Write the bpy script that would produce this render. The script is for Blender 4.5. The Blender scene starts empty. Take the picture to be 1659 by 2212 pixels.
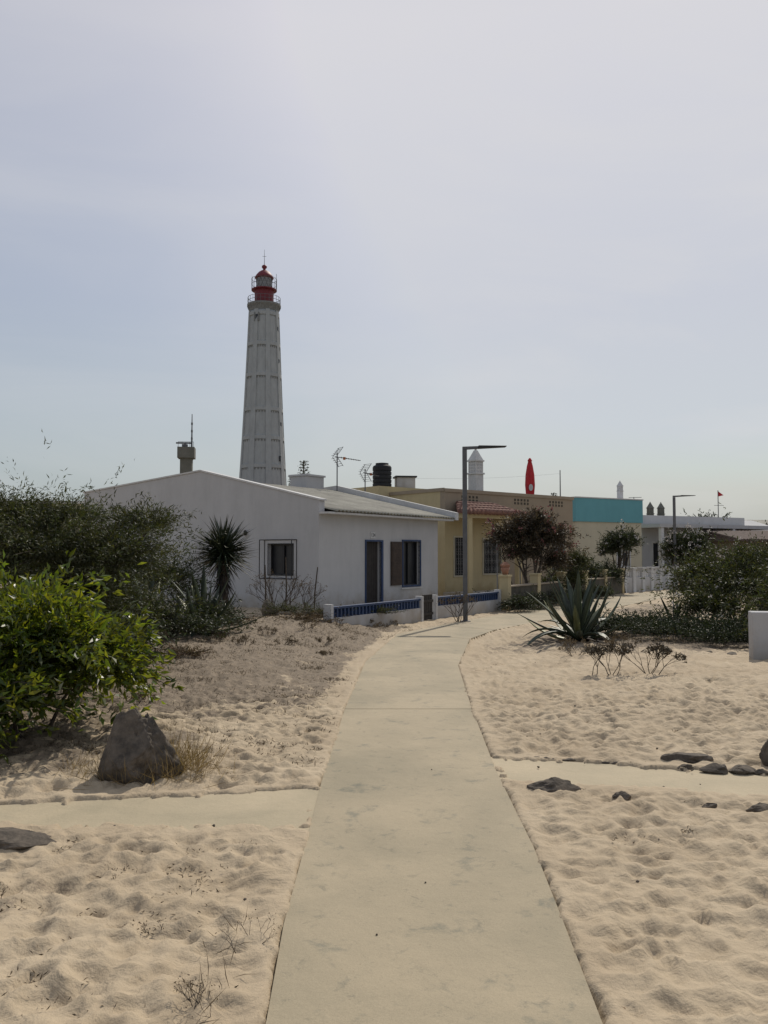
import bpy, math, random
import numpy as np
from mathutils import Vector, Matrix, noise
R=random.Random(7)
rng=np.random.default_rng(7)
scene=bpy.context.scene
COL=scene.collection
# ------------------------------------------------------------ materials
def newmat(name):
    m=bpy.data.materials.new(name); m.use_nodes=True
    nt=m.node_tree; b=nt.nodes['Principled BSDF']
    return m,nt,b
def N(nt,t,**kw):
    n=nt.nodes.new(t)
    for k,v in kw.items(): setattr(n,k,v)
    return n
def ramp(nt,src,stops):
    r=N(nt,'ShaderNodeValToRGB')
    els=r.color_ramp.elements
    while len(els)<len(stops): els.new(0.5)
    for e,(p,c) in zip(els,stops):
        e.position=p; e.color=(c[0],c[1],c[2],1) if not isinstance(c,(int,float)) else (c,c,c,1)
    nt.links.new(src,r.inputs[0]); return r.outputs[0]
def tex(nt,scale,detail=4,rough=.6,co=None,dist=0):
    t=N(nt,'ShaderNodeTexNoise'); t.inputs['Scale'].default_value=scale
    t.inputs['Detail'].default_value=detail; t.inputs['Roughness'].default_value=rough
    t.inputs['Distortion'].default_value=dist
    if co is None:
        c=N(nt,'ShaderNodeTexCoord'); co=c.outputs['Object']
    nt.links.new(co,t.inputs['Vector']); return t.outputs['Fac']
def mix(nt,a,b,f,mode='MIX'):
    m=N(nt,'ShaderNodeMix',data_type='RGBA',blend_type=mode)
    for s,v in ((m.inputs[6],a),(m.inputs[7],b)):
        if isinstance(v,tuple): s.default_value=(v[0],v[1],v[2],1)
        else: nt.links.new(v,s)
    if isinstance(f,(int,float)): m.inputs[0].default_value=f
    else: nt.links.new(f,m.inputs[0])
    return m.outputs[2]
def bump(nt,b,h,strength,dist=.02,prev=None):
    n=N(nt,'ShaderNodeBump'); n.inputs['Strength'].default_value=strength; n.inputs['Distance'].default_value=dist
    nt.links.new(h,n.inputs['Height'])
    if prev: nt.links.new(prev,n.inputs['Normal'])
    nt.links.new(n.outputs[0],b.inputs['Normal']); return n.outputs[0]
def paint(name,c,c2=None,scale=1.5,rough=.85,bs=.15,bscale=40,lo=.35,hi=.7,metal=0):
    m,nt,b=newmat(name)
    if c2 is None: c2=tuple(x*.8 for x in c)
    f=tex(nt,scale,6,.65)
    col=ramp(nt,f,[(lo,c2),(hi,c)])
    f2=tex(nt,scale*9,4,.6)
    g=ramp(nt,f2,[(.3,.86),(.65,1.0)])
    col=mix(nt,col,g,1,'MULTIPLY')
    nt.links.new(col,b.inputs['Base Color'])
    b.inputs['Roughness'].default_value=rough; b.inputs['Metallic'].default_value=metal
    if bs: bump(nt,b,tex(nt,bscale,4),bs,.01)
    return m
def leafmat(name,c,tr=.35,rough=.5,trc=None):
    m,nt,b=newmat(name)
    a=N(nt,'ShaderNodeAttribute',attribute_name='Col')
    col=mix(nt,c,a.outputs['Color'],1,'MULTIPLY')
    nt.links.new(col,b.inputs['Base Color']); b.inputs['Roughness'].default_value=rough
    t=N(nt,'ShaderNodeBsdfTranslucent')
    tc=mix(nt,trc or (c[0]*1.6,c[1]*1.6,c[2]*.8),a.outputs['Color'],1,'MULTIPLY')
    nt.links.new(tc,t.inputs[0])
    ms=N(nt,'ShaderNodeMixShader'); ms.inputs[0].default_value=tr
    nt.links.new(b.outputs[0],ms.inputs[1]); nt.links.new(t.outputs[0],ms.inputs[2])
    nt.links.new(ms.outputs[0],nt.nodes['Material Output'].inputs[0])
    return m
def glassmat(name):
    m,nt,b=newmat(name)
    f=tex(nt,2,2); col=ramp(nt,f,[(.3,(.006,.007,.010)),(.7,(.018,.020,.025))])
    nt.links.new(col,b.inputs['Base Color']); b.inputs['Roughness'].default_value=.4
    return m
def wallpaint(name,c,stain=.90):
    m,nt,b=newmat(name)
    tc=N(nt,'ShaderNodeTexCoord')
    f=tex(nt,.6,6,.7,tc.outputs['Object'])
    col=ramp(nt,f,[(.3,tuple(x*.88 for x in c)),(.65,c)])
    mp=N(nt,'ShaderNodeMapping'); mp.inputs['Scale'].default_value=(2.2,2.2,.5)
    nt.links.new(tc.outputs['Object'],mp.inputs[0])
    s=tex(nt,1.2,6,.7,mp.outputs[0])
    g=ramp(nt,s,[(.28,stain),(.55,1.0)])
    col=mix(nt,col,g,1,'MULTIPLY')
    sp=N(nt,'ShaderNodeSeparateXYZ'); nt.links.new(tc.outputs['Object'],sp.inputs[0])
    add=N(nt,'ShaderNodeMath',operation='ADD'); nt.links.new(sp.outputs[2],add.inputs[0])
    n2=tex(nt,3,4,.6,tc.outputs['Object']); nt.links.new(n2,add.inputs[1])
    g2=ramp(nt,add.outputs[0],[(.45,(.75,.68,.58)),(.95,(1,1,1))])
    col=mix(nt,col,g2,1,'MULTIPLY')
    nt.links.new(col,b.inputs['Base Color']); b.inputs['Roughness'].default_value=.9
    p=bump(nt,b,tex(nt,1.5,3,.5,tc.outputs['Object']),.2,.06)
    bump(nt,b,tex(nt,45,4,.6,tc.outputs['Object']),.35,.008,p)
    return m
M={}
M['white']=wallpaint('white_wall_paint',(.45,.45,.458))
M['whitetrim']=paint('white_trim',(.60,.60,.60))
M['yellow']=wallpaint('yellow_wall_paint',(.47,.395,.235))
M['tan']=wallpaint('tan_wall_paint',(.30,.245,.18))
M['cream']=wallpaint('cream_wall_paint',(.50,.46,.35))
M['teal']=wallpaint('turquoise_paint',(.125,.335,.385),.95)
M['roof']=paint('fibre_cement_roof',(.33,.32,.27),(.19,.18,.155),1.2)
M['tile']=paint('terracotta_tile',(.25,.13,.10),(.14,.07,.055),6)
M['oldtile']=paint('weathered_tile',(.17,.12,.10),(.09,.065,.055),6)
M['blue']=paint('blue_paint',(.020,.052,.14),(.014,.033,.09),4,.6)
M['brown']=paint('brown_wood',(.065,.042,.03),(.035,.023,.018),6,.7)
M['darkwood']=paint('dark_wood',(.040,.033,.03),(.020,.017,.015),6,.8)
M['glass']=glassmat('window_glass')
M['dark']=paint('dark_paint',(.02,.02,.022),(.012,.012,.013),4,.6)
M['tank']=paint('black_plastic',(.008,.010,.015),(.006,.007,.010),4,.7)
M['metal']=paint('grey_metal',(.13,.135,.145),(.09,.09,.095),6,.55,0.05,metal=.2)
M['alu']=paint('aluminium',(.3,.3,.3),(.22,.22,.22),6,.5,0,metal=.5)
M['red']=paint('red_paint',(.17,.012,.022),(.12,.008,.014),2,.6)
M['redcloth']=paint('red_cloth',(.50,.02,.03),(.38,.015,.02),8,.8)
M['lh']=wallpaint('lighthouse_paint',(.34,.36,.365),.82)
M['lhdark']=paint('lighthouse_dark_trim',(.21,.22,.22),(.15,.155,.15),2)  # darker grey for brackets, gallery and window surround
M['conc']=paint('grey_concrete',(.17,.17,.15),(.12,.12,.10),.8)
M['pave']=paint('paving',(.42,.39,.33),(.32,.29,.24),2)
M['bark']=paint('bark',(.10,.078,.058),(.045,.035,.027),14,.95,.6,30)
M['deadleaf']=leafmat('dead_leaf',(.12,.088,.055),.1,.9)
M['orange']=paint('orange_paint',(.5,.15,.05),None,4)
M['terra']=paint('terracotta_pot',(.34,.17,.11),(.24,.12,.08),5)
M['hedgewall']=paint('dark_brown_wall',(.10,.085,.06),(.04,.036,.026),3)  # mottled dark brown for the low garden wall and parapet vents
M['grass']=leafmat('dry_grass',(.24,.17,.085),.25,.9)
M['leafA']=leafmat('leaf_bright_green',(.052,.082,.013),.42,.38,(.21,.26,.018))
M['leafB']=leafmat('leaf_olive_green',(.048,.058,.020),.25,.6)
M['leafC']=leafmat('leaf_dark_green',(.032,.044,.018),.22,.55)
M['leafR']=leafmat('leaf_reddish',(.052,.043,.028),.22,.6,(.085,.06,.03))
M['leafG']=leafmat('groundcover_green',(.028,.040,.017),.15,.6)
M['flower']=leafmat('white_flower',(.5,.47,.46),.3,.8,(.5,.46,.43))
M['pink']=leafmat('pink_flower',(.20,.085,.08),.3,.8,(.20,.085,.08))
M['agave']=paint('agave_leaf',(.055,.075,.042),(.03,.042,.025),5,.5,.1)
M['agavelight']=paint('agave_leaf_pale',(.19,.19,.07),(.10,.11,.045),5,.5,.1)
M['yucca']=paint('yucca_leaf',(.035,.05,.022),(.02,.028,.014),5,.5,.1)
M['rock']=paint('dark_rock',(.16,.13,.10),(.055,.046,.037),11,.95,1.0,16)
M['rocklight']=paint('pale_rock',(.28,.24,.19),(.15,.13,.105),9,.95,.8,18)

def sandmat():
    m,nt,b=newmat('sand')
    tc=N(nt,'ShaderNodeTexCoord'); co=tc.outputs['Object']
    c=ramp(nt,tex(nt,1.1,6,.65,co),[(.3,(.365,.285,.19)),(.7,(.475,.385,.268))])
    g=ramp(nt,tex(nt,260,3,.7,co),[(.3,.80),(.6,1.0)])
    c=mix(nt,c,g,1,'MULTIPLY')
    sp=ramp(nt,tex(nt,30,5,.75,co),[(.65,(1,1,1)),(.72,(.42,.34,.27))])
    c=mix(nt,c,sp,1,'MULTIPLY')
    a=N(nt,'ShaderNodeAttribute',attribute_name='Col')
    vn=tex(nt,8,8,.82,co)
    vc=ramp(nt,tex(nt,14,5,.8,co),[(.35,(.075,.058,.042)),(.62,(.20,.155,.11))])
    mul=N(nt,'ShaderNodeMath',operation='MULTIPLY_ADD')
    nt.links.new(vn,mul.inputs[0]); mul.inputs[1].default_value=-2.4
    ad=N(nt,'ShaderNodeMath',operation='MULTIPLY_ADD'); nt.links.new(a.outputs['Fac'],ad.inputs[0]); ad.inputs[1].default_value=1.6; ad.inputs[2].default_value=.66
    nt.links.new(ad.outputs[0],mul.inputs[2])
    vf=ramp(nt,mul.outputs[0],[(.10,0.0),(.42,.85)])
    c=mix(nt,c,vc,vf)
    nt.links.new(c,b.inputs['Base Color']); b.inputs['Roughness'].default_value=.95
    p=bump(nt,b,tex(nt,8,5,.55,co,.5),.5,.05)
    p=bump(nt,b,tex(nt,24,4,.6,co),.50,.018,p)
    bump(nt,b,tex(nt,170,3,.7,co),.4,.004,p)
    return m
M['sand']=sandmat()
def pathmat(name,dust,k=1.0):
    m,nt,b=newmat(name)
    tc=N(nt,'ShaderNodeTexCoord'); co=tc.outputs['Object']
    c=ramp(nt,tex(nt,.9,6,.6,co,.4),[(.34,(.265*k,.226*k,.152*k)),(.62,(.355*k,.293*k,.197*k))])
    st=ramp(nt,tex(nt,3.4,8,.7,co,.3),[(.33,(.60,.66,.71)),(.43,(1,1,1))])
    c=mix(nt,c,st,dust,'MULTIPLY')
    st2=ramp(nt,tex(nt,11,7,.75,co,.6),[(.33,(.70,.73,.75)),(.43,(1,1,1))])
    c=mix(nt,c,st2,dust*.9,'MULTIPLY')
    c=mix(nt,c,ramp(nt,tex(nt,220,3,.7,co),[(.3,.80),(.6,1.0)]),1,'MULTIPLY')
    c=mix(nt,c,ramp(nt,tex(nt,55,3,.8,co),[(.69,(1,1,1)),(.75,(.5,.42,.34))]),1,'MULTIPLY')
    nt.links.new(c,b.inputs['Base Color']); b.inputs['Roughness'].default_value=.85
    p=bump(nt,b,tex(nt,2.5,5,.65,co),.35,.04)
    bump(nt,b,tex(nt,70,4,.7,co),.35,.005,p)
    return m
M['path']=pathmat('concrete_path',.95,1.08)
M['path2']=pathmat('sandy_path',.15,1.28)

# ------------------------------------------------------------ mesh helpers
class MB:
    def __init__(s): s.v=[];s.f=[];s.m=[]
    def add(s,vs,fs,mi=0):
        o=len(s.v); s.v+= [tuple(v) for v in vs]; s.f+=[tuple(i+o for i in f) for f in fs]; s.m+=[mi]*len(fs); return s
    def box(s,x0,x1,y0,y1,z0,z1,mi=0):
        v=[(x0,y0,z0),(x1,y0,z0),(x1,y1,z0),(x0,y1,z0),(x0,y0,z1),(x1,y0,z1),(x1,y1,z1),(x0,y1,z1)]
        return s.add(v,[(0,3,2,1),(4,5,6,7),(0,1,5,4),(1,2,6,5),(2,3,7,6),(3,0,4,7)],mi)
    def prism(s,pts,vec,mi=0):
        n=len(pts); p=[Vector(q) for q in pts]; w=Vector(vec)
        v=p+[q+w for q in p]
        f=[tuple(range(n))[::-1],tuple(range(n,2*n))]+[(i,(i+1)%n,(i+1)%n+n,i+n) for i in range(n)]
        return s.add(v,f,mi)
    def tube(s,pts,rad,n=6,mi=0,cap=True):
        pts=[Vector(p) for p in pts]
        if isinstance(rad,(int,float)): rad=[rad]*len(pts)
        vs=[];fs=[]
        for i,p in enumerate(pts):
            d=(pts[min(i+1,len(pts)-1)]-pts[max(i-1,0)])
            if d.length<1e-9: d=Vector((0,0,1))
            d.normalize()
            if abs(d.z)>.9: a=Vector((1,0,0))-d*d.x; a.normalize()
            else: a=d.cross(Vector((0,0,1))).normalized()
            b=d.cross(a)
            for k in range(n):
                t=2*math.pi*(k+.5)/n
                vs.append(p+(a*math.cos(t)+b*math.sin(t))*rad[i])
        for i in range(len(pts)-1):
            for k in range(n):
                k2=(k+1)%n
                fs.append((i*n+k,i*n+k2,(i+1)*n+k2,(i+1)*n+k))
        if cap:
            fs.append(tuple(range(n))[::-1]); fs.append(tuple(range((len(pts)-1)*n,len(pts)*n)))
        return s.add(vs,fs,mi)
    def rev(s,prof,n=24,cx=0,cy=0,mi=0,ph=0,lobes=0,amp=0):
        vs=[];fs=[]
        for r,z in prof:
            for k in range(n):
                t=2*math.pi*k/n+ph
                rr=r*(1+amp*math.cos(lobes*t))
                vs.append((cx+rr*math.cos(t),cy+rr*math.sin(t),z))
        m=len(prof)
        for i in range(m-1):
            for k in range(n):
                k2=(k+1)%n; fs.append((i*n+k,i*n+k2,(i+1)*n+k2,(i+1)*n+k))
        fs.append(tuple(range(n))[::-1]); fs.append(tuple(range((m-1)*n,m*n)))
        return s.add(vs,fs,mi)
    def wall(s,a0,a1,z0,z1,b0,b1,ops,fn,mi=0):
        xs=sorted({a0,a1}|{o[0] for o in ops}|{o[1] for o in ops})
        zs=sorted({z0,z1}|{o[2] for o in ops}|{o[3] for o in ops})
        def solid(i,j):
            if i<0 or j<0 or i>=len(xs)-1 or j>=len(zs)-1: return False
            x=(xs[i]+xs[i+1])/2; z=(zs[j]+zs[j+1])/2
            return not any(o[0]<x<o[1] and o[2]<z<o[3] for o in ops)
        for i in range(len(xs)-1):
            for j in range(len(zs)-1):
                if not solid(i,j): continue
                x,X,z,Z=xs[i],xs[i+1],zs[j],zs[j+1]
                for b in (b0,b1): s.add([fn(x,b,z),fn(X,b,z),fn(X,b,Z),fn(x,b,Z)],[(0,1,2,3)],mi)
                for di,dj,e in ((-1,0,((x,z),(x,Z))),(1,0,((X,z),(X,Z))),(0,-1,((x,z),(X,z))),(0,1,((x,Z),(X,Z)))):
                    if not solid(i+di,j+dj):
                        (p,q),(r,t)=e
                        s.add([fn(p,b0,q),fn(r,b0,t),fn(r,b1,t),fn(p,b1,q)],[(0,1,2,3)],mi)
        return s
    def obj(s,name,mats,parent=None,loc=(0,0,0),smooth=False,rotz=0,bevel=0):
        me=bpy.data.meshes.new(name); me.from_pydata(s.v,[],s.f)
        for k in mats: me.materials.append(M[k])
        for p,mi in zip(me.polygons,s.m): p.material_index=mi; p.use_smooth=smooth
        import bmesh
        bm=bmesh.new(); bm.from_mesh(me); bmesh.ops.remove_doubles(bm,verts=bm.verts,dist=1e-5)
        bmesh.ops.recalc_face_normals(bm,faces=bm.faces); bm.to_mesh(me); bm.free()
        o=bpy.data.objects.new(name,me); COL.objects.link(o)
        o.location=loc; o.rotation_euler=(0,0,rotz)
        if parent: o.parent=parent
        if bevel:
            md=o.modifiers.new('b','BEVEL'); md.width=bevel; md.segments=2; md.limit_method='ANGLE'
        return o
def empty(name,loc=(0,0,0),rotz=0):
    e=bpy.data.objects.new(name,None); COL.objects.link(e); e.location=loc; e.rotation_euler=(0,0,rotz); e.empty_display_size=.3
    return e
def npmesh(name,V,F,mats,col=None,fm=None,smooth=False,parent=None,loc=(0,0,0)):
    V=np.asarray(V,dtype=np.float32); F=np.asarray(F,dtype=np.int32)
    me=bpy.data.meshes.new(name); me.vertices.add(len(V)); me.vertices.foreach_set('co',V.ravel())
    k=F.shape[1]
    me.loops.add(F.size); me.loops.foreach_set('vertex_index',F.ravel())
    me.polygons.add(len(F)); me.polygons.foreach_set('loop_start',np.arange(0,F.size,k,dtype=np.int32))
    try: me.polygons.foreach_set('loop_total',np.full(len(F),k,dtype=np.int32))
    except Exception: pass
    for q in mats: me.materials.append(M[q])
    if fm is not None: me.polygons.foreach_set('material_index',np.asarray(fm,dtype=np.int32))
    me.polygons.foreach_set('use_smooth',np.full(len(F),smooth,dtype=bool))
    me.update(calc_edges=True); me.validate()
    if col is not None:
        a=me.color_attributes.new('Col','FLOAT_COLOR','POINT')
        c=np.ones((len(V),4),dtype=np.float32); c[:,:3]=np.asarray(col).reshape(len(V),-1)
        a.data.foreach_set('color',c.ravel())
    o=bpy.data.objects.new(name,me); COL.objects.link(o); o.location=loc
    if parent: o.parent=parent
    return o

# ------------------------------------------------------------ noise & terrain
LAT=rng.random((256,256))
def vn(x,y):
    xi=np.floor(x).astype(int); yi=np.floor(y).astype(int); fx=x-xi; fy=y-yi
    fx=fx*fx*(3-2*fx); fy=fy*fy*(3-2*fy)
    a=LAT[xi%256,yi%256];b=LAT[(xi+1)%256,yi%256];c=LAT[xi%256,(yi+1)%256];d=LAT[(xi+1)%256,(yi+1)%256]
    return (a*(1-fx)+b*fx)*(1-fy)+(c*(1-fx)+d*fx)*fy
def fbm(x,y,s,o=3):
    r=0;a=1;t=0
    for i in range(o):
        an=.6+i*1.1; ca,sa=math.cos(an),math.sin(an)
        r=r+a*vn((x*ca-y*sa)*s+17.3*i,(x*sa+y*ca)*s+5.1*i); t+=a; a*=.5; s*=2.03
    return r/t
def sm(t): t=np.clip(t,0,1); return t*t*(3-2*t)
def gauss(x,y,cx,cy,sx,sy): return np.exp(-((x-cx)/sx)**2-((y-cy)/sy)**2)
Lp=[(-.45,-6),(-.42,0),(-.40,2.92),(-.43,3.66),(-.43,4.48),(-.435,5.9),(-.40,8.60),(-.27,12.35),(.28,16.56),(1.22,18.45),(3.0,21.75),(4.4,24.1),(7.75,30.5),(14.7,38.6),(24,46)]
Rp=[(.68,-6),(.70,0),(.74,2.92),(.775,3.7),(.81,4.6),(.82,6.2),(.90,8.60),(1.05,11.9),(1.6,15.6),(2.3,17.4),(4.4,20.8),(6.2,23.6),(9.6,29.2),(15.6,36.8),(25,44)]
main_poly=Lp+Rp[::-1]
crossR=[(.80,6.62),(2.72,6.13),(9,4.7),(9,4.0),(2.49,5.5),(.80,5.88)]
crossL=[(-.42,5.75),(-2.43,5.36),(-9,5.0),(-9,4.55),(-2.23,4.93),(-.42,4.84)]
def sdist(x,y,poly):
    d=np.full(x.shape,1e9); ins=np.zeros(x.shape,bool); n=len(poly)
    for i in range(n):
        ax,ay=poly[i]; bx,by=poly[(i+1)%n]; ex,ey=bx-ax,by-ay
        t=np.clip(((x-ax)*ex+(y-ay)*ey)/(ex*ex+ey*ey),0,1)
        d=np.minimum(d,np.hypot(x-ax-t*ex,y-ay-t*ey))
        if ay!=by:
            c=((ay>y)!=(by>y))&(x<(bx-ax)*(y-ay)/(by-ay)+ax); ins^=c
    return np.where(ins,-d,d)
def base_T(x,y,dm):
    t=.30*gauss(x,y,-1.9,16.6,1.7,2.2)+.30*gauss(x,y,-5,12.5,2.6,4)+.12*gauss(x,y,-2.0,12,1.2,1.5)+.10*gauss(x,y,5,10,2.5,3)
    t=t*sm((dm-.1)/1.3)
    t=t-.09*gauss(x,y,2.0,14.3,.9,2.6)*sm(dm/.05)
    t=t+.05*(fbm(x,y,.45,2)-.5)*sm(dm/1)*sm((40-y)/20)
    return t
def Tz(x,y):
    x=np.array([float(x)]);y=np.array([float(y)])
    return float(base_T(x,y,sdist(x,y,main_poly))[0])
def axis(lo,hi,step,g0,g1,far0,far1):
    mid=list(np.arange(lo,hi,step)); a=[];s=step;p=lo
    while p>far0: s*=g0; p-=s; a.append(p)
    b=[];s=step;p=mid[-1]
    while p<far1: s*=g1; p+=s; b.append(p)
    return np.array(a[::-1]+mid+b)
xs=axis(-3.2,4.0,.021,1.04,1.04,-1800,1800)
ys=axis(2.5,8.2,.021,1.16,1.018,-200,2500)
X,Y=np.meshgrid(xs,ys)
dm=sdist(X,Y,main_poly); dr=sdist(X,Y,crossR); dl=sdist(X,Y,crossL)
dc=np.minimum(dr,dl)
T=base_T(X,Y,dm)
near=sm((45-Y)/25)*sm((Y+5)/4)
rid=lambda s,o=2: 1-np.abs(2*fbm(X+.10*fbm(X,Y,5,2),Y+.08*fbm(X,Y,6,2),s,o)-1)
lump=(.034*(fbm(X,Y,1.9,2)-.5)+.044*(rid(3.6)-.8)+.048*(rid(6.3)-.8)+.020*(rid(11.5)-.8)+.008*(fbm(X,Y,22,2)-.5))*near
H=np.zeros_like(X)
for i in range(13000):
    cx=R.uniform(-4.2,6.5); cy=R.uniform(2.2,9.5) if R.random()<.5 else R.uniform(8,19)
    if cx<0 and cy>9 and R.random()<.5: continue
    big=R.random()<.22
    a=R.uniform(.08,.12) if big else R.uniform(.04,.08); e=R.uniform(.5,.85); th=R.gauss(0.2,.9); dp=R.uniform(.010,.022) if big else R.uniform(.006,.017)
    i0,i1=np.searchsorted(xs,[cx-a*2.3,cx+a*2.3]); j0,j1=np.searchsorted(ys,[cy-a*2.3,cy+a*2.3])
    if i1<=i0 or j1<=j0: continue
    dx=X[j0:j1,i0:i1]-cx; dy=Y[j0:j1,i0:i1]-cy
    u=(dx*math.cos(th)+dy*math.sin(th))/a; v=(-dx*math.sin(th)+dy*math.cos(th))/(a*e)
    r2=u*u+v*v
    H[j0:j1,i0:i1]+= -dp*np.exp(-r2*1.6)+dp*.5*np.exp(-((np.sqrt(r2)-1.35)/.42)**2)
H=np.clip(H,-.05,.05)
dd=np.minimum(dm,dc)
jag=.055*(fbm(X,Y,3,3)-.5)+.05*(fbm(X,Y,17,2)-.5)
rel=sm((dd+.02)/.25)*.88+.12*sm((dd+.06)/.06)
sin_=sm((dm+.035+jag)/.05)
cin=sm((dc+.10+jag*3.5)/.10)
inn=np.minimum(sin_,cin)
Z=T+(lump+H)*rel+.024*inn-.075*(1-inn)
vegw=(.85*gauss(X,Y,-3.0,10.0,2.6,3.2)+1.05*gauss(X,Y,-1.6,14.5,2.2,4.2)+.5*gauss(X,Y,3.2,15,2.2,2)+.45*gauss(X,Y,-2.0,3.9,1.2,.9)+.9*gauss(X,Y,6.5,15.5,2.5,3)+.7*gauss(X,Y,8,24,5,4)+.45*gauss(X,Y,-2.8,6.6,1.2,.8)+.6*gauss(X,Y,-.2,17.6,1.2,1.2))
vegw=vegw+.55*sm((Y-40)/30)
veg=np.clip(vegw*(.2+1.0*fbm(X,Y,1.3,3)+1.0*(fbm(X,Y,5,3)-.25)),0,1)*sm((dm-.0)/.4)
veg*=sm(dc/.15)
ny,nx=X.shape
idx=np.arange(nx*ny).reshape(ny,nx)
F=np.stack([idx[:-1,:-1],idx[:-1,1:],idx[1:,1:],idx[1:,:-1]],-1).reshape(-1,4)
npmesh('sand_ground',np.stack([X,Y,Z],-1).reshape(-1,3),F,['sand'],col=np.repeat(veg.reshape(-1,1),3,1),smooth=True)
print('ground verts',nx*ny)
joints=[6,8,9,11,13]
b=MB()
def rowpts(i,off=0):
    l=Vector((*Lp[i],0)); r=Vector((*Rp[i],0))
    d=Vector((-(r-l).y,(r-l).x,0)).normalized()
    return l+d*off, r+d*off
cuts=[0]+joints+[len(Lp)-1]
for a,c in zip(cuts[:-1],cuts[1:]):
    for i in range(a,c):
        l0,r0=rowpts(i,.009 if i==a and a>0 else 0); l1,r1=rowpts(i+1,-.009 if i+1==c else 0)
        dn=Vector((0,0,-.16)); up=Vector((0,0,.012))
        v=[l0+up,r0+up,r1+up,l1+up,l0+dn,r0+dn,r1+dn,l1+dn]
        f=[(0,1,2,3),(0,4,5,1) ,(1,5,6,2),(3,2,6,7),(0,3,7,4)]
        if i!=a: f.remove((0,4,5,1))
        if i+1!=c: f.remove((3,2,6,7))
        b.add(v,f)
b.obj('concrete_path',['path'])
for poly in (crossR,crossL):
    MB().prism([(x,y,.007) for x,y in poly],(0,0,-.12)).obj('side_path',['path2'])

# ------------------------------------------------------------ foliage
def norm(a): return a/np.maximum(np.linalg.norm(a,axis=-1,keepdims=True),1e-9)
def leaves(P,D,L,W,curl=.15):
    n=len(P); D=norm(D); s=norm(np.cross(D,rng.normal(size=(n,3)))); up=np.cross(s,D)
    L=(L*rng.uniform(.6,1.2,n))[:,None]; W=(W*rng.uniform(.7,1.2,n))[:,None]
    v=np.stack([P,P+D*L*.45+s*W*.5+up*L*curl,P+D*L,P+D*L*.45-s*W*.5+up*L*curl],1).reshape(-1,3)
    return v,np.arange(n*4).reshape(n,4)
def bush(name,loc,blobs,twigs,lp,L,W,mat,seed=0,flower=None,nfl=0,droop=.2,spray=1.0,base_r=.15,limbs=5,limb_r=.03,wild=.2,fs=.05,inner=.35,clump=.35):
    e=empty(name,loc)
    r=np.random.default_rng(seed)
    B=np.array(blobs,float); vol=(B[:,3]*B[:,4]*B[:,5])**.75; vol/=vol.sum()
    ch=r.choice(len(B),twigs,p=vol); c=B[ch,:3]; ra=B[ch,3:]
    d=norm(r.normal(size=(twigs,3))); d[:,2]=np.where(d[:,2]<-.5,-d[:,2]*.5,d[:,2])
    lob=1+clump*(np.sin(d[:,0]*5+c[:,0]*7+seed)*np.sin(d[:,1]*6+seed*2)*1.0+.5*np.sin(d[:,2]*9+c[:,1]*5))*.5
    end=c+ra*d*(lob*(.72+.3*r.random(twigs)+wild*(r.random(twigs)>.85)*r.random(twigs)*2))[:,None]
    start=c+ra*d*(inner*r.random(twigs))[:,None]
    ax=end-start
    tk=r.uniform(.45,1.3,twigs)
    t=r.random((twigs,lp))**.75
    mid=start[:,None]+ax[:,None]*t[...,None]; mid[...,2]-=droop*(t**2)*np.linalg.norm(ax,axis=1)[:,None]*.5
    sp=L*.5*spray
    P=(mid+r.normal(size=mid.shape)*sp*.5).reshape(-1,3)
    D=(norm(ax)[:,None]*1.0+r.normal(size=mid.shape)*.75); D[...,2]-=droop; D=D.reshape(-1,3)
    colr=(tk[:,None]*r.uniform(.7,1.3,(twigs,lp))).reshape(-1)
    P[:,2]=np.maximum(P[:,2],.02)
    v,f=leaves(P,D,L,W)
    c3=np.stack([colr*r.uniform(.85,1.25,len(colr)),colr,colr*r.uniform(.7,1.1,len(colr))],1)
    npmesh('foliage',v,f,[mat],col=np.repeat(c3,4,0),parent=e)
    if flower and nfl:
        k=r.integers(0,twigs,nfl); pc=end[k]
        P=np.repeat(pc,7,0)+r.normal(size=(nfl*7,3))*fs*.5
        v,f=leaves(P,r.normal(size=P.shape)+np.array([0,0,.5]),fs,fs*.8)
        npmesh('flowers',v,f,[flower],col=np.ones((len(v),3))*r.uniform(.75,1.1),parent=e)
    m=MB(); rr=random.Random(seed)
    for i in range(limbs):
        bx=rr.uniform(-base_r,base_r); by=rr.uniform(-base_r,base_r); k=rr.randrange(len(B)) if i>=len(B) else i
        tgt=Vector(B[k,:3])+Vector((rr.uniform(-.5,.5)*B[k,3],rr.uniform(-.5,.5)*B[k,4],rr.uniform(-.1,.5)*B[k,5]))
        p0=Vector((bx,by,-.08)); p1=p0.lerp(tgt,.45)+Vector((rr.uniform(-.1,.1),rr.uniform(-.1,.1),.05))
        m.tube([p0,p0.lerp(p1,.5)+Vector((rr.uniform(-.03,.03),rr.uniform(-.03,.03),0)),p1,tgt],[limb_r,limb_r*.85,limb_r*.65,limb_r*.25],6)
        for q in range(3):
            s=p1.lerp(tgt,rr.random()*.8); en=s+Vector((rr.uniform(-1,1)*B[k,3],rr.uniform(-1,1)*B[k,4],rr.uniform(.1,.9)*B[k,5]))*.7
            m.tube([s,s.lerp(en,.5)+Vector((0,0,.03)),en],[limb_r*.4,limb_r*.25,limb_r*.1],4)
    for i in range(0,twigs,max(1,twigs//140)):
        a=Vector(start[i]); z=Vector(end[i]); mm=a.lerp(z,.5); z.z-=droop*(z-a).length*.5
        m.tube([a,mm,z],[.006,.004,.002],3,cap=False)
    m.obj('branches',['bark'],e)
    return e
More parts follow.
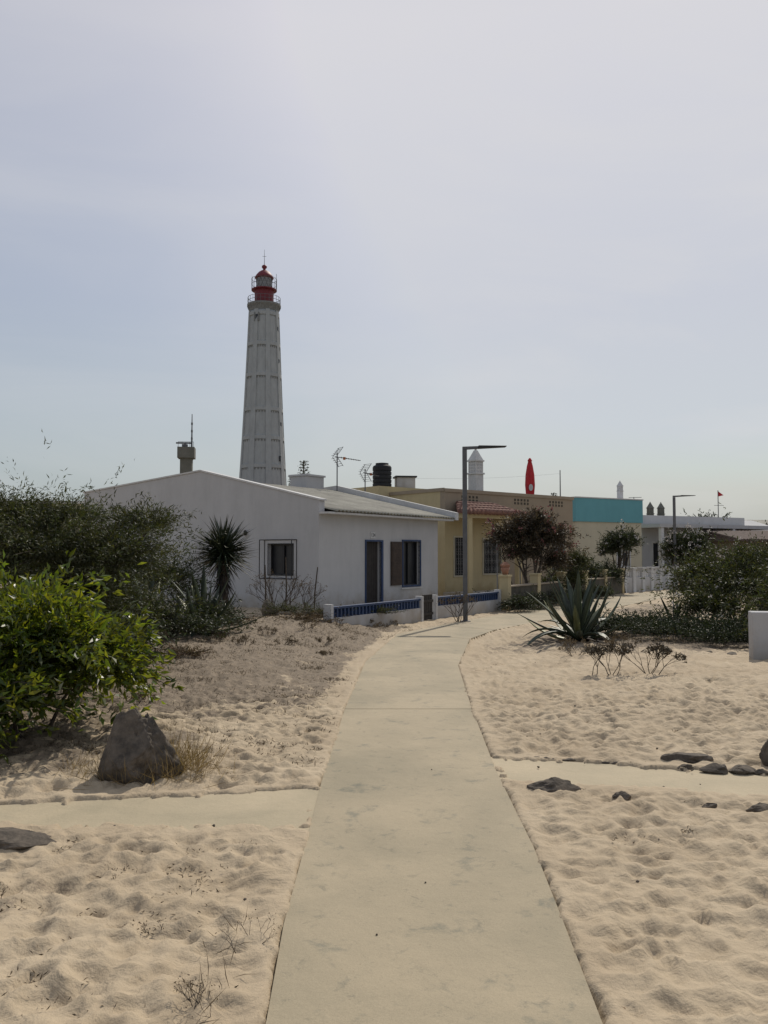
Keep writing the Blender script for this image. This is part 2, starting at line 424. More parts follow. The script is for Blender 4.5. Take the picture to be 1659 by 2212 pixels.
bush('pittosporum_bush',(-3.0,7.2,Tz(-3,7.2)),[(0,0,.78,.85,.8,.58),(-.7,.6,.9,.9,.8,.6),(.38,.3,.55,.60,.7,.48),(-.2,-.6,.45,.75,.5,.45),(-1.2,-.2,.6,.8,.8,.6),(-.3,-1.0,.28,.6,.4,.32),(-.9,-1.2,.35,.6,.4,.4)],1700,17,.105,.036,'leafA',3,droop=.30,wild=.35,limbs=8,limb_r=.022,clump=.95)
bush('acacia_shrub',(-4.6,11.3,Tz(-4.6,11.3)),[(0,0,1.35,1.3,1.3,.8),(.9,.1,1.3,.95,.9,.6),(-1.2,.3,1.4,1.2,1.2,.85),(.2,.3,.7,1.3,1.2,.6),(1.2,.6,1.75,.65,.6,.36),(-.6,0,1.85,.9,.8,.42),(.2,.3,1.85,.7,.6,.3)],3100,24,.085,.014,'leafB',5,droop=.08,wild=.36,spray=1.4,limbs=12,limb_r=.03,clump=.8)
bush('acacia_shrub',(-7.0,13.2,.2),[(0,0,1.3,1.8,1.5,1.1),(1.4,.6,1.2,1.4,1.2,1.0)],1300,22,.10,.018,'leafC',6,droop=.05,wild=.25,limbs=8)
bush('acacia_shrub',(-5.6,16.2,.2),[(0,0,1.2,1.6,1.0,1.0),(1.3,.3,.8,1.0,.8,.8)],900,18,.10,.02,'leafC',7,droop=.05,wild=.3,limbs=8)
bush('spiky_shrub',(-4.0,9.3,Tz(-4.0,9.3)),[(0,0,.45,1.1,.8,.55),(-1,.3,.5,1,.8,.6),(.7,.9,.35,.7,.6,.4)],900,18,.09,.02,'leafC',9,wild=.4)
bush('spiky_shrub',(-3.6,13.2,Tz(-3.6,13.2)),[(0,0,.35,.8,.6,.4),(.6,1.2,.3,.6,.6,.35),(-.9,.2,.5,.9,.6,.5)],600,16,.10,.018,'leafC',10,wild=.5)
bush('oleander_tree',(4.55,26.2,0),[(0,0,2.2,1.0,.9,.7),(-.6,.1,2.05,.75,.7,.55),(.6,-.1,2.1,.85,.7,.65),(.1,0,2.6,.55,.55,.4),(.85,.2,1.3,.55,.5,.6),(-.2,0,1.6,.75,.6,.4)],1300,16,.13,.034,'leafR',11,'pink',60,droop=.05,wild=.25,limbs=9,limb_r=.05,base_r=.3,fs=.09,clump=.6)
bush('garden_shrub',(6.05,27.4,0),[(0,0,.7,.7,.6,.7),(-.7,-.5,.5,.6,.5,.5),(.3,.1,1.3,.4,.4,.5)],620,14,.10,.028,'leafB',12,droop=.0,wild=.4,limbs=7)
bush('oleander_tree',(9.35,33.2,0),[(0,0,1.95,.75,.75,.6),(-.35,0,1.75,.5,.6,.5),(.4,0,2.1,.5,.6,.5)],700,14,.12,.032,'leafC',13,'flower',50,droop=.05,limbs=7,limb_r=.045,base_r=.2,fs=.08,clump=.6)
bush('oleander_tree',(13.9,38.4,0),[(0,0,1.5,1.05,.9,1.1),(.4,0,1.9,.9,.8,.7),(-.5,0,1.7,.7,.7,.9)],1100,14,.14,.04,'leafC',14,'flower',100,droop=.05,limbs=6,limb_r=.045,base_r=.3,fs=.10,clump=.6)
bush('garden_shrub',(7.5,31.0,0),[(0,0,.8,.9,.6,.7),(1,1,.7,.8,.6,.6)],500,14,.12,.03,'leafC',15,droop=.05)
for i,(x,y,s) in enumerate([(3.6,22.6,.55),(4.3,23.8,.5),(5.3,25.5,.5),(6.3,27.2,.45),(7.6,29.3,.5),(3.0,23.9,.6)]):
    bush('flowerbed_plant',(x,y,0),[(0,0,.22,s,s*.7,.3),(.3,.4,.18,s*.7,s*.6,.24)],190,12,.09,.022,'leafG' if i%2 else 'leafC',150+i,limbs=2,limb_r=.01,wild=.5)
bush('pine_tree',(22.8,59,0),[(0,0,3.1,2.2,1.5,1.2),(-1.5,0,2.6,1.5,1.2,1.0),(1.2,0,2.7,1.5,1.2,1.0)],1100,12,.3,.07,'leafG',16,droop=0,limbs=5,limb_r=.12)
bush('pine_tree',(28,62,0),[(0,0,2.6,2.5,1.5,1.1),(-1.5,0,2.2,1.5,1.2,.9),(2.5,0,2.3,1.8,1.2,1.0)],900,12,.3,.07,'leafG',17,droop=0,limbs=5,limb_r=.12)
bush('oleander_shrub',(7.3,17.2,0),[(0,0,.85,1.3,1.2,.85),(-.9,-.8,.5,.9,.8,.55),(.7,.6,1.3,1.0,.9,.65),(-.4,.9,1.0,.9,.8,.7)],1800,16,.10,.026,'leafB',18,'flower',40,droop=.05,wild=.35,limbs=9,fs=.05,clump=.6)
bush('oleander_shrub',(6.9,13.9,0),[(0,0,.6,1.0,.8,.6),(.5,.6,1.1,.9,.9,.55)],900,16,.10,.026,'leafB',19,droop=.05,wild=.35,limbs=7)
bush('succulent_groundcover',(5.35,15.4,0),[(0,0,.16,1.1,.9,.22),(-.9,.7,.15,.7,.8,.2),(.7,-.3,.2,.9,.6,.28),(-.2,1.3,.16,1.2,.7,.25),(.5,-1.2,.14,.8,.5,.2)],1900,12,.06,.02,'leafG',20,droop=-.3,wild=.3,limbs=1,limb_r=.01,clump=.7)
bush('hedge',(19.5,40.5,0),[(0,0,.9,2.5,1.2,.9),(3,1.2,1,2.5,1.2,1.0),(-2.7,-1.5,.7,1.5,1,.7)],1100,14,.16,.05,'leafC',21,limbs=5)
bush('distant_scrub',(0,0,0),[(-40,75,1.0,14,4,1.7),(-62,80,1,16,4,2.2),(45,95,1,16,4,2),(70,90,1,16,4,2.6),(20,110,1,20,4,1.5),(34,70,1,5,2,1.6)],3000,12,.7,.3,'leafG',22,limbs=0,droop=0)

def blade(mb,o,az,el,L,W,bend=0,mi=0,n=7,th=.12,fold=.18,prof='agave'):
    o=Vector(o); h=Vector((math.cos(az),math.sin(az),0)); s=Vector((-math.sin(az),math.cos(az),0))
    p=o.copy(); vs=[]; a=el
    for i in range(n+1):
        t=i/n
        if prof=='agave': w=W*(.62+1.0*t-.2*t*t)*(1-t**2.6) if t>0 else W*.62
        else: w=W*(1-t**3)
        w=max(w,W*.02)
        d=h*math.cos(a)+Vector((0,0,math.sin(a))); nn=-h*math.sin(a)+Vector((0,0,math.cos(a)))
        k=w*.5
        vs+= [p+s*k+nn*k*fold*2, p+nn*(-k*th), p-s*k+nn*k*fold*2, p-nn*(k*th+.35*k*(1-t))]
        p=p+d*(L/n); a+=bend/n
    fs=[]
    for i in range(n):
        q=i*4
        for k in range(4):
            k2=(k+1)%4; fs.append((q+k,q+k2,q+4+k2,q+4+k))
    fs.append((n*4,n*4+1,n*4+2,n*4+3))
    mb.add(vs,fs,mi)
def agave(name,loc,n,L,W,seed,lo=.1,hi=1.45,mats=('agave','agavelight')):
    e=empty(name,loc); r=random.Random(seed); m=MB()
    for i in range(n):
        t=i/n; az=i*2.399+r.uniform(-.3,.3); el=lo+(hi-lo)*t+r.uniform(-.15,.15)
        be=r.choice((r.uniform(-1.6,-.5),r.uniform(-.3,.5),r.uniform(.5,1.0))) if el<.8 else r.uniform(-.5,.25)
        blade(m,(math.cos(az)*.06*(1-t),math.sin(az)*.06*(1-t),.03+.1*t),az,el,L*r.uniform(.65,1.1),W*r.uniform(.8,1.1),be,1 if r.random()<.2 else 0,n=9)
    m.obj('leaves',mats,e,smooth=True)
    m=MB(); m.rev([(.10,-.05),(.11,.05),(.05,.2)],10); m.obj('core',[mats[0]],e)
    m=MB()
    for i in range(16): blade(m,(0,0,.05),r.uniform(0,6.28),r.uniform(-.15,.2),L*r.uniform(.4,.65),W*.6,-.4)
    m.obj('dead_leaves',['brown'],e)
    return e
agave('agave',(3.55,15.3,-.02),34,1.25,.15,31)
agave('agave',(3.9,15.9,-.02),14,.8,.11,36)
agave('agave',(5.75,16.6,0),18,.8,.08,32)
agave('agave',(-4.0,14.1,Tz(-4.0,14.1)),20,1.0,.12,33)
agave('agave',(-3.1,14.3,Tz(-3.1,14.3)),20,1.05,.12,34)
agave('agave',(-4.7,13.2,Tz(-4.7,13.2)),18,1.2,.13,35)
def spiky(name,loc,trunk,n,L,W,seed,skirt=0):
    e=empty(name,loc); r=random.Random(seed); m=MB()
    top=trunk
    for i in range(n):
        az=r.uniform(0,6.283); s=r.random(); el=math.asin(min(1,-.62+1.6*s))
        blade(m,(0,0,top+r.uniform(-.14,.1)),az,el,L*r.uniform(.75,1.15),W,r.uniform(-.3,.1),0,4,prof='y')
    m.obj('leaves',['yucca'],e)
    m=MB(); m.tube([(0,0,-.1),(.02,.01,top*.5),(0,0,top)],[.11,.09,.07],10); m.obj('trunk',['bark'],e,smooth=True)
    if skirt:
        m=MB()
        for i in range(skirt):
            az=r.uniform(0,6.283); z=r.uniform(.15,top)
            blade(m,(0,0,z),az,r.uniform(-1.35,-.7),min(L*.85,z*.95)*r.uniform(.5,1),W*.8,-.4,0,3,prof='y')
        m.obj('dead_leaf_skirt',['darkwood'],e)
    return e
yz=Tz(-3.28,17)
spiky('yucca_tree',(-3.28,17,yz),1.62-yz,380,.74,.040,41,230)
spiky('yucca_plant',(-3.55,14.9,Tz(-3.55,14.9)),.25,130,.6,.03,42,20)
spiky('yucca_plant',(-3.95,16.0,Tz(-3.95,16)),.2,110,.55,.03,43,20)
spiky('yucca_plant',(-3.0,15.9,Tz(-3.0,15.9)),.12,110,.48,.025,44,10)
spiky('yucca_plant',(-4.6,15.2,Tz(-4.6,15.2)),.3,130,.6,.03,45,20)
def bare(name,loc,n,h,seed,spread=.5,r0=.012,mat='bark',leafy=0,leafm='deadleaf',ls=.05):
    e=empty(name,loc); r=random.Random(seed); m=MB(); ends=[]
    def grow(p,d,l,rad,dep):
        q=p+d*l; mid=p.lerp(q,.5)+Vector((r.uniform(-1,1),r.uniform(-1,1),0))*l*.08
        m.tube([p,mid,q],[rad,rad*.85,rad*.7],4)
        if dep==0: ends.append(q); return
        for k in range(r.choice((2,2,3))):
            nd=(d+Vector((r.uniform(-1,1),r.uniform(-1,1),r.uniform(-.2,.5)))*.65).normalized()
            grow(q,nd,l*r.uniform(.6,.85),rad*.62,dep-1)
    for i in range(n):
        d=Vector((r.uniform(-1,1)*spread,r.uniform(-1,1)*spread,1)).normalized()
        grow(Vector((r.uniform(-.06,.06),r.uniform(-.06,.06),-.03)),d,h*.34,r0,3 if n<9 else 2)
    m.obj('stems',[mat],e)
    if leafy:
        P=np.array([tuple(q) for q in ends]); P=np.repeat(P,leafy,0)+rng.normal(size=(len(P)*leafy,3))*.012
        D=rng.normal(size=P.shape)+np.array([0,0,.4]); v,f=leaves(P,D,ls,ls*.4)
        npmesh('leaves',v,f,[leafm],col=np.ones((len(v),3)),parent=e)
    return e
bare('bare_shrub',(-2.35,18.6,Tz(-2.35,18.6)),8,1.25,51,.8,.014,leafy=2,ls=.04)
bare('bare_shrub',(-1.95,18.9,Tz(-1.95,18.9)),8,1.1,52,.8,.012,leafy=2,ls=.04)
bare('bare_shrub',(1.72,19.4,0),6,.75,53,.6,.012,leafy=4)
bare('aeonium_plant',(2.9,10.6,Tz(2.9,10.6)),4,.46,54,.5,.007,leafy=9,leafm='leafR',ls=.045)
bare('aeonium_plant',(3.35,10.5,Tz(3.35,10.5)),6,.50,55,.9,.007,leafy=9,leafm='leafR',ls=.045)
bare('aeonium_plant',(2.62,10.6,Tz(2.62,10.6)),2,.44,56,.2,.007,leafy=8,leafm='leafR',ls=.045)
for i,(x,y,h) in enumerate([(2.95,13.0,.4),(3.5,13.3,.35),(3.1,13.8,.4),(3.9,13.9,.35),(-3.0,11.4,.22),(-2.1,12.6,.25),(-1.6,13.6,.22),(-3.4,12.6,.3),(-1.4,15.2,.3),(-.9,16.2,.25),(-2.7,13.6,.25),(-2.0,14.5,.25),(-1.8,3.9,.12),(-1.0,3.6,.08),(-2.5,8.6,.22),(-1.3,4.2,.08),(.0-.62,3.0,.14),(-1.2,17.0,.35),(-.4,17.6,.25),(.2,18.2,.2),(-.56,3.45,.16),(-.1,17.4,.2),(-1.0,14.2,.2),(-.9,12.9,.15)]):
    bare('dry_bush',(x,y,Tz(x,y)),9 if y>6 else 4,h,60+i,1.6 if y>6 else .8,.0022 if y<6 else .004,leafy=6 if y>6 else 1,ls=.03 if y>6 else .012)
bush('coastal_scrub',(-2.2,14.6,Tz(-2.2,14.6)),[(-.9,.9,.12,.8,.5,.2),(.6,1.6,.12,.8,.5,.2),(-1.9,.1,.2,.9,.6,.3)],520,10,.05,.014,'deadleaf',81,limbs=1,limb_r=.008,droop=-.2,clump=.8)
bush('coastal_scrub',(-3.9,12.4,Tz(-3.9,12.4)),[(0,0,.2,.9,.7,.3),(.8,.9,.14,.8,.5,.25),(-.9,-.5,.3,.9,.8,.4)],900,12,.07,.016,'leafC',82,limbs=1,limb_r=.008,droop=-.2)
bush('coastal_scrub',(-3.3,10.2,Tz(-3.3,10.2)),[(0,0,.12,.6,.5,.16),(.6,1.2,.1,.4,.4,.12)],300,10,.05,.014,'deadleaf',83,limbs=1,limb_r=.008,droop=-.2,clump=.8)
bush('coastal_scrub',(-1.3,17.1,Tz(-1.3,17.1)),[(0,0,.10,.7,.3,.18),(1.1,.7,.08,.6,.3,.14),(-.8,.3,.12,.5,.3,.2)],420,10,.05,.012,'leafB',84,limbs=1,limb_r=.008,droop=-.2,clump=.8)

def grassmass(name,n,sampler,L,mat,flat=.5,w=.006):
    P=np.array([sampler() for _ in range(n)]); x=P[:,0];y=P[:,1]
    d=sdist(x,y,main_poly); keep=(d>.02)&(sdist(x,y,crossL)>0)&(sdist(x,y,crossR)>0)
    P=P[keep];x=P[:,0];y=P[:,1]; z=base_T(x,y,sdist(x,y,main_poly))
    o=np.stack([x,y,z+.012],1); D=rng.normal(size=o.shape); D[:,2]=np.abs(D[:,2])*(1-flat)*2+.12
    v,f=leaves(o,D,L,w,.08)
    sc=rng.uniform(.35,1.25,len(o))
    npmesh(name,v,f,[mat],col=np.repeat(np.stack([sc,sc,sc],1),4,0))
cl=[(R.uniform(-4.2,-.6),R.uniform(6.2,17),R.uniform(.05,.22)) for _ in range(300)]+[(R.uniform(-1.5,.6),R.uniform(15,18.3),R.uniform(.05,.2)) for _ in range(50)]
def s1():
    c=R.choice(cl); return c[0]+R.gauss(0,c[2]*1.3),c[1]+R.gauss(0,c[2])
grassmass('dry_grass',19000,s1,.05,'deadleaf',.6,.007)
cl2=[(R.uniform(-2.7,-.6),R.uniform(2.9,4.75),R.uniform(.02,.09)) for _ in range(44)]+[(R.uniform(-3,-.6),R.uniform(5.8,8),R.uniform(.03,.12)) for _ in range(36)]+[(R.uniform(1,4),R.uniform(3,13),R.uniform(.02,.08)) for _ in range(26)]
def s2():
    c=R.choice(cl2); return c[0]+R.gauss(0,c[2]*1.4),c[1]+R.gauss(0,c[2])
grassmass('twig_litter',2400,s2,.026,'deadleaf',.85,.006)
def s3(): return -1.72+R.gauss(0,.24),5.98+R.gauss(0,.14)
grassmass('dry_grass_tuft',750,s3,.22,'grass',.05,.0035)
def s4(): return -1.47+R.gauss(0,.10),6.1+R.gauss(0,.12)
grassmass('dry_grass_tuft',460,s4,.32,'grass',.05,.0035)
def s5(): return 6.1+R.gauss(0,.8),16.5+R.gauss(0,.9)
grassmass('dry_grass_tuft',500,s5,.3,'grass',.1,.01)
def s6(): return -.62+R.gauss(0,.03),R.uniform(2.7,3.6)
grassmass('dry_grass_tuft',40,s6,.13,'deadleaf',.1,.0035)

# ------------------------------------------------------------ rocks
import bmesh
def rockmesh(m,c,s,seed,sub=3,taper=0):
    bm=bmesh.new(); bmesh.ops.create_icosphere(bm,subdivisions=sub,radius=1)
    off=Vector((seed*3.1,seed*1.7,seed*.9)); vs=[]
    for v in bm.verts:
        p=v.co; d=1+.30*noise.noise(p*1.2+off)+.22*noise.noise(p*2.7+off)+.14*abs(noise.noise(p*5+off))-.08*abs(noise.noise(p*11+off))+.03*noise.noise(p*24+off)
        q=p*d
        for k in range(6):
            n=Vector((math.sin(seed*1.3+k*2.1),math.cos(seed*.7+k*1.9),math.sin(k*1.1+seed)*.8)).normalized(); t=q.dot(n)
            if t>.76: q=q-n*(t-.76)*.85
        if taper:
            f=1-taper*sm(np.array((q.z+.4)/1.4)).item(); q=Vector((q.x*f,q.y*f,q.z))
        vs.append(Vector((q.x*s[0],q.y*s[1],q.z*s[2]))+Vector(c))
    fs=[tuple(v.index for v in f.verts) for f in bm.faces]; bm.free(); m.add(vs,fs)
def rock(name,loc,s,seed,mat='rock',rz=0):
    m=MB(); rockmesh(m,(0,0,s[2]*.45),s,seed,4); return m.obj(name,[mat],None,loc,rotz=rz)
m=MB(); rockmesh(m,(.0,0,.15),(.31,.24,.33),3,6,.34)
m.obj('standing_rock',['rock'],None,(-1.76,6.0,Tz(-1.76,6)),smooth=True)
rock('rock',(1.12,5.66,.0),(.17,.09,.06),8); rock('rock',(1.55,5.5,0),(.06,.05,.035),9)
rock('rock',(-2.05,4.62,0),(.26,.12,.07),10); rock('rock',(-2.5,4.5,0),(.2,.13,.06),11)
rock('rock',(2.95,6.3,0),(.13,.12,.16),12); rock('rock',(2.3,6.42,0),(.2,.08,.065),13)
rock('upright_stone',(-2.45,17.6,Tz(-2.45,17.6)),(.13,.08,.26),15,'rocklight')
m=MB(); x=1.1
while x<2.2:
    s=R.uniform(.02,.07); x+=s*R.uniform(1.2,3.6); y=6.62-.25*(x-.87)+R.uniform(-.03,.03)
    rockmesh(m,(x,y,.012),(s,s*.5,R.uniform(.010,.022)),int(x*100),2)
for i,(dx,s) in enumerate([(2.22,.06),(2.42,.10),(2.60,.09),(2.72,.05)]):
    rockmesh(m,(dx,6.52-.25*(dx-.87)+R.uniform(-.04,.05),.02),(s,s*.7,s*.5),50+i,4)
m.obj('edging_stones',['rock'])
m=MB()
for i,(dx,s) in enumerate([(2.05,.05),(2.33,.09),(2.47,.07),(2.62,.05)]):
    rockmesh(m,(dx,5.62-.24*(dx-.8)-.02+R.uniform(-.04,.03),.012),(s,s*.7,s*.5),70+i,4)
m.obj('edging_stones',['rock'])
m=MB()
for i in range(16):
    x=-1.65+R.uniform(-.5,.4); y=17.6+R.uniform(-.4,.3)
    rockmesh(m,(x,y,Tz(x,y)+.05),(R.uniform(.06,.16),R.uniform(.06,.12),R.uniform(.04,.09)),90+i,2)
m.obj('rubble_pile',['rocklight'])
m=MB()
for i in range(120):
    x=R.uniform(-3,4.2); y=R.uniform(3,13)
    if -.6<x<1.1: continue
    s=R.uniform(.004,.012); rockmesh(m,(x,y,Tz(x,y)+.02),(s,s,s*.7),200+i,1)
for (x,y) in [(-.03,3.55),(.2,4.1),(.35,6.2)]: rockmesh(m,(x,y,.016),(.006,.005,.004),300,1)
m.obj('pebbles',['rock'])
rock('pale_stone',(5.35,12.9,.0),(.1,.08,.06),16,'rocklight'); rock('pale_stone',(5.1,13.2,.0),(.08,.06,.05),17,'rocklight')
e=empty('white_boundary_wall',(5.32,12.1,0),math.radians(-12))
MB().box(0,6,0,.28,-.15,.75).obj('wall',['white'],e,bevel=.012)

# ------------------------------------------------------------ white house
fx=lambda a,b,z:(a,b,z)
fy=lambda a,b,z:(b,a,z)
H1=empty('white_house',(-1.8,23,0),math.radians(55))
door=(2.19,2.98,.10,1.95); win=(4.17,5.17,.58,1.98); gw=(.93,1.88,.98,1.86)
m=MB(); m.wall(0,6.3,-.1,2.75,0,.25,[door,win],fx)
m.wall(.25,10.6,-.1,2.75,0,.25,[gw],fy)
m.prism([(0,0,2.75),(0,0,3.07),(0,4.74,4.13),(0,10.6,3.70),(0,10.6,2.75)],(.25,0,0))
m.box(6.05,6.3,.25,10.35,-.1,2.75); m.box(.25,6.3,10.35,10.6,-.1,3.55)
m.obj('walls',['white'],H1)
m=MB(); m.prism([(6.05,.26,2.76),(6.05,4.74,3.85),(6.05,10.3,3.45),(6.05,10.3,2.76)],(.2,0,0)); m.obj('rear_gable',['white'],H1)
m=MB()
m.prism([(-.03,-.05,3.063),(-.03,4.74,4.133),(-.03,4.74,4.18),(-.03,-.05,3.11)],(.30,0,0))
m.prism([(-.03,4.742,4.133),(-.03,10.65,3.70),(-.03,10.65,3.745),(-.03,4.742,4.18)],(.30,0,0))
m.obj('gable_coping',['whitetrim'],H1)
m=MB(); m.prism([(6.78,-.42,2.72),(6.78,4.74,3.88),(6.78,4.74,4.14),(6.78,-.42,2.98)],(.2,0,0)); m.prism([(6.78,4.742,3.88),(6.78,10.6,3.5),(6.78,10.6,3.72),(6.78,4.742,4.14)],(.2,0,0)); m.obj('verge_parapet',['whitetrim'],H1)
def corr(x0,x1,y0,z0,y1,z1,per=.17,amp=.026):
    xx=np.arange(x0,x1+1e-6,per/6); V=[];Fq=[]
    for j,t in enumerate(np.linspace(0,1,9)):
        for x in xx: V.append((x,y0+(y1-y0)*t,z0+(z1-z0)*t+amp*math.sin(2*math.pi*x/per)))
    n=len(xx)
    for j in range(8):
        for i in range(n-1): Fq.append((j*n+i,j*n+i+1,(j+1)*n+i+1,(j+1)*n+i))
    return V,Fq
m=MB(); V,Fq=corr(.27,6.76,-.42,2.79,4.74,3.93); m.add(V,Fq); V,Fq=corr(.27,6.76,4.75,3.93,10.7,3.52); m.add(V,Fq)
o=m.obj('roof',['roof'],H1,smooth=True)
md=o.modifiers.new('s','SOLIDIFY'); md.thickness=.012
m=MB(); m.box(.0,6.77,-.36,-.01,2.69,2.745); m.obj('eave_soffit',['whitetrim'],H1)
m=MB(); m.box(5.6,6.6,5.2,6.0,3.4,4.45); m.box(5.55,6.65,5.15,6.05,4.453,4.52); m.obj('chimney_block',['white'],H1)
def framed(par,fn,o,b,mat,fw=.07,proud=.03,bars=1,dep=.14,sash=None):
    x0,x1,z0,z1=o; m=MB()
    def bx(a0,a1,c0,c1,q0,q1):
        p=fn(a0,q0,c0); q=fn(a1,q1,c1)
        m.box(min(p[0],q[0]),max(p[0],q[0]),min(p[1],q[1]),max(p[1],q[1]),c0,c1)
    bx(x0-fw,x0,z0-fw,z1+fw,b-proud,b+dep*.4); bx(x1,x1+fw,z0-fw,z1+fw,b-proud,b+dep*.4)
    bx(x0,x1,z1,z1+fw,b-proud,b+dep*.4); bx(x0,x1,z0-fw,z0,b-proud,b+dep*.4)
    m.obj('frame',[mat],par)
    m=MB(); s=.04
    for i in range(bars+1):
        w=(x1-x0)/(bars+1); a=x0+i*w; c=a+w
        bx(a,a+s,z0,z1,b+dep-.03,b+dep+.01); bx(c-s,c,z0,z1,b+dep-.03,b+dep+.01)
        bx(a+s,c-s,z0,z0+s,b+dep-.03,b+dep+.01); bx(a+s,c-s,z1-s,z1,b+dep-.03,b+dep+.01)
    m.obj('sash',[sash or mat],par)
    m=MB(); bx(x0,x1,z0,z1,b+dep+.02,b+dep+.04); m.obj('glass',['glass'],par)
framed(H1,fx,win,0,'blue',.05,.03,bars=1,sash='dark')
framed(H1,fy,gw,0,'dark',.02,.01,bars=1)
x0,x1,z0,z1=door
m=MB(); m.box(x0-.04,x0,-.03,.06,.10,z1+.05); m.box(x1,x1+.09,-.03,.06,.10,z1+.05); m.box(x0,x1,-.03,.06,z1,z1+.05); m.obj('door_frame',['blue'],H1)
m=MB()
for i in range(7):
    a=x0+.01+i*(x1-x0-.02)/7; m.box(a,a+(x1-x0-.02)/7-.012,.12,.15,.12,z1-.01)
m.box(x0,x1,.152,.17,.1,z1); m.obj('door',['darkwood'],H1)
m=MB(); m.box(x0-.05,x1+.05,-.25,.12,.03,.098); m.obj('door_step',['pave'],H1)
m=MB()
m.box(3.48,4.06,-.055,-.01,.60,1.96)
for i in range(14): m.box(3.53,4.01,-.07,-.057,.66+i*.09,.72+i*.09)
m.obj('shutter',['brown'],H1)
m=MB(); m.box(4.05,5.25,-.05,.0-.002,.47,.51); m.obj('sill',['whitetrim'],H1)
m=MB(); g0,g1,h0,h1=.80,2.02,.88,1.98; q=-.22
for (a,c) in ((g0,h0),(g1,h0),(g0,h1),(g1,h1)):
    m.tube([(0,a,c),(q,a,c)],.012,5)
fr=[(q,g0,h0),(q,g1,h0),(q,g1,h1),(q,g0,h1),(q,g0,h0)]
for a,c in zip(fr[:-1],fr[1:]): m.tube([a,c],.014,5)
fr=[(0-.01,g0,h0),(0-.01,g1,h0),(0-.01,g1,h1),(0-.01,g0,h1),(0-.01,g0,h0)]
for a,c in zip(fr[:-1],fr[1:]): m.tube([a,c],.010,5)
m.tube([(q,g0,h0),(q*.8,(g0+g1)/2,h0+.05),(q,g1,h0)],.008,4)
m.obj('window_grille',['dark'],H1)
m=MB(); m.rev([(.03,2.12),(.05,2.16),(.05,2.24),(.02,2.28)],10,-.06,2.75); m.box(-.06,-.001,2.73,2.77,2.18,2.22); m.obj('wall_lamp',['dark'],H1)
m=MB(); m.box(2.42,2.66,-.02,-.003,2.05,2.23); m.obj('number_plate',['whitetrim'],H1)
tx=bpy.data.curves.new('house_number','FONT'); tx.body='124'; tx.size=.15; tx.align_x='CENTER'; tx.align_y='CENTER'; tx.extrude=.002
to=bpy.data.objects.new('house_number',tx); COL.objects.link(to); to.parent=H1; to.location=(2.54,-.024,2.14); to.rotation_euler=(math.radians(90),0,0); tx.materials.append(M['dark'])
m=MB(); m.box(-1.2,7.5,-3.95,-.005,-.1,.045); m.obj('terrace',['pave'],H1)
def yagi(name,loc,h,az,L=.95):
    e=empty(name,loc,az); m=MB()
    m.tube([(0,0,-.3),(0,0,h)],.022,6)
    bz=h-.25
    m.tube([(-.1,0,bz+.1),(L,0,bz)],.016,4)
    for i in range(9):
        x=.12+i*(L-.15)/8; z=bz+.1-(x+.1)/(L+.1)*.1; w=.16-.06*i/8
        m.tube([(x,-w,z),(x,w,z)],.009,4); 
    for sgn in (1,-1):
        for k in range(5):
            z=bz+.1+sgn*(.06+.07*k); x=-.12+.06*k
            m.tube([(x,-.26,z),(x,.26,z)],.009,4)
        m.tube([(-.1,-.2,bz+.1),(.16,-.2,bz+.1+sgn*.36)],.011,4); m.tube([(-.1,.2,bz+.1),(.16,.2,bz+.1+sgn*.36)],.011,4)
    m.obj('aerial',['metal'],e)
    MB().box(.25,.33,-.03,.03,bz+.0,bz+.1).obj('booster',['orange'],e)
yagi('tv_antenna',(-1.75,31.0,4.0),1.35,.45)
yagi('tv_antenna',(-.75,33,3.8),1.15,.7,L=.7)

# ------------------------------------------------------------ garden walls
def along(name,p0,p1):
    p0=Vector(p0);p1=Vector(p1); d=p1-p0; return empty(name,p0,math.atan2(d.y,d.x)),math.hypot(d.x,d.y)
def bluewall(p0,p1,z0=0):
    e,L=along('blue_topped_garden_wall',p0,p1)
    MB().box(0,L,-.07,.07,-.2,.33).obj('wall',['white'],e)
    m=MB(); n=int(L/.13)
    for i in range(n):
        a=(i+.5)*L/n; m.box(a-.025,a+.025,-.05,.05,.333,.50)
        if i<n-1: m.box(a+.027,a+L/n-.027,-.015,.015,.39,.44)
    m.box(0,L,-.06,.06,.503,.545); m.obj('balustrade',['blue'],e)
    MB().box(-.09,0-.002,-.09,.09,-.2,.60).obj('post',['whitetrim'],e)
    MB().box(L+.002,L+.09,-.09,.09,-.2,.60).obj('post',['whitetrim'],e)
bluewall((-1.06,16.4,0),(.80,19.45,0)); bluewall((1.22,20.15,0),(3.1,23.0,0))
e,L=along('wooden_gate',(.90,19.6,0),(1.15,20.02,0))
m=MB()
for i in range(5): m.box(i*L/5+.01,(i+1)*L/5-.015,-.015,.015,.03,.62)
m.box(0,L,-.035,-.017,.14,.20); m.box(0,L,-.035,-.017,.44,.50); m.obj('boards',['darkwood'],e)
e,L=along('low_garden_wall',(3.35,23.1,0),(9.3,32.9,0))
m=MB(); m.box(0,L,-.09,.09,-.1,.66); m.obj('wall',['hedgewall'],e)
MB().box(-.02,L+.02,-.12,.12,.663,.70).obj('coping',['tan'],e)
m=MB()
for i in range(6):
    a=i*L/5; m.box(a-.12,a+.12,-.125,.125,-.1,.95); m.box(a-.15,a+.15,-.15,.15,.953,1.0)
m.obj('posts',['yellow'],e)
m=MB(); m.rev([(.07,1.005),(.10,1.10),(.13,1.19),(.11,1.20)],12); m.obj('flower_pot',['terra'],e,smooth=True)
MB().rev([(.09,1.20),(.12,1.27),(.04,1.36)],12,lobes=4,amp=.3).obj('pot_ornament',['terra'],e)
e,L=along('white_garden_wall',(9.5,33.3,0),(13.0,37.4,0))
MB().box(0,L,-.08,.08,-.1,.62).obj('wall',['white'],e)
m=MB()
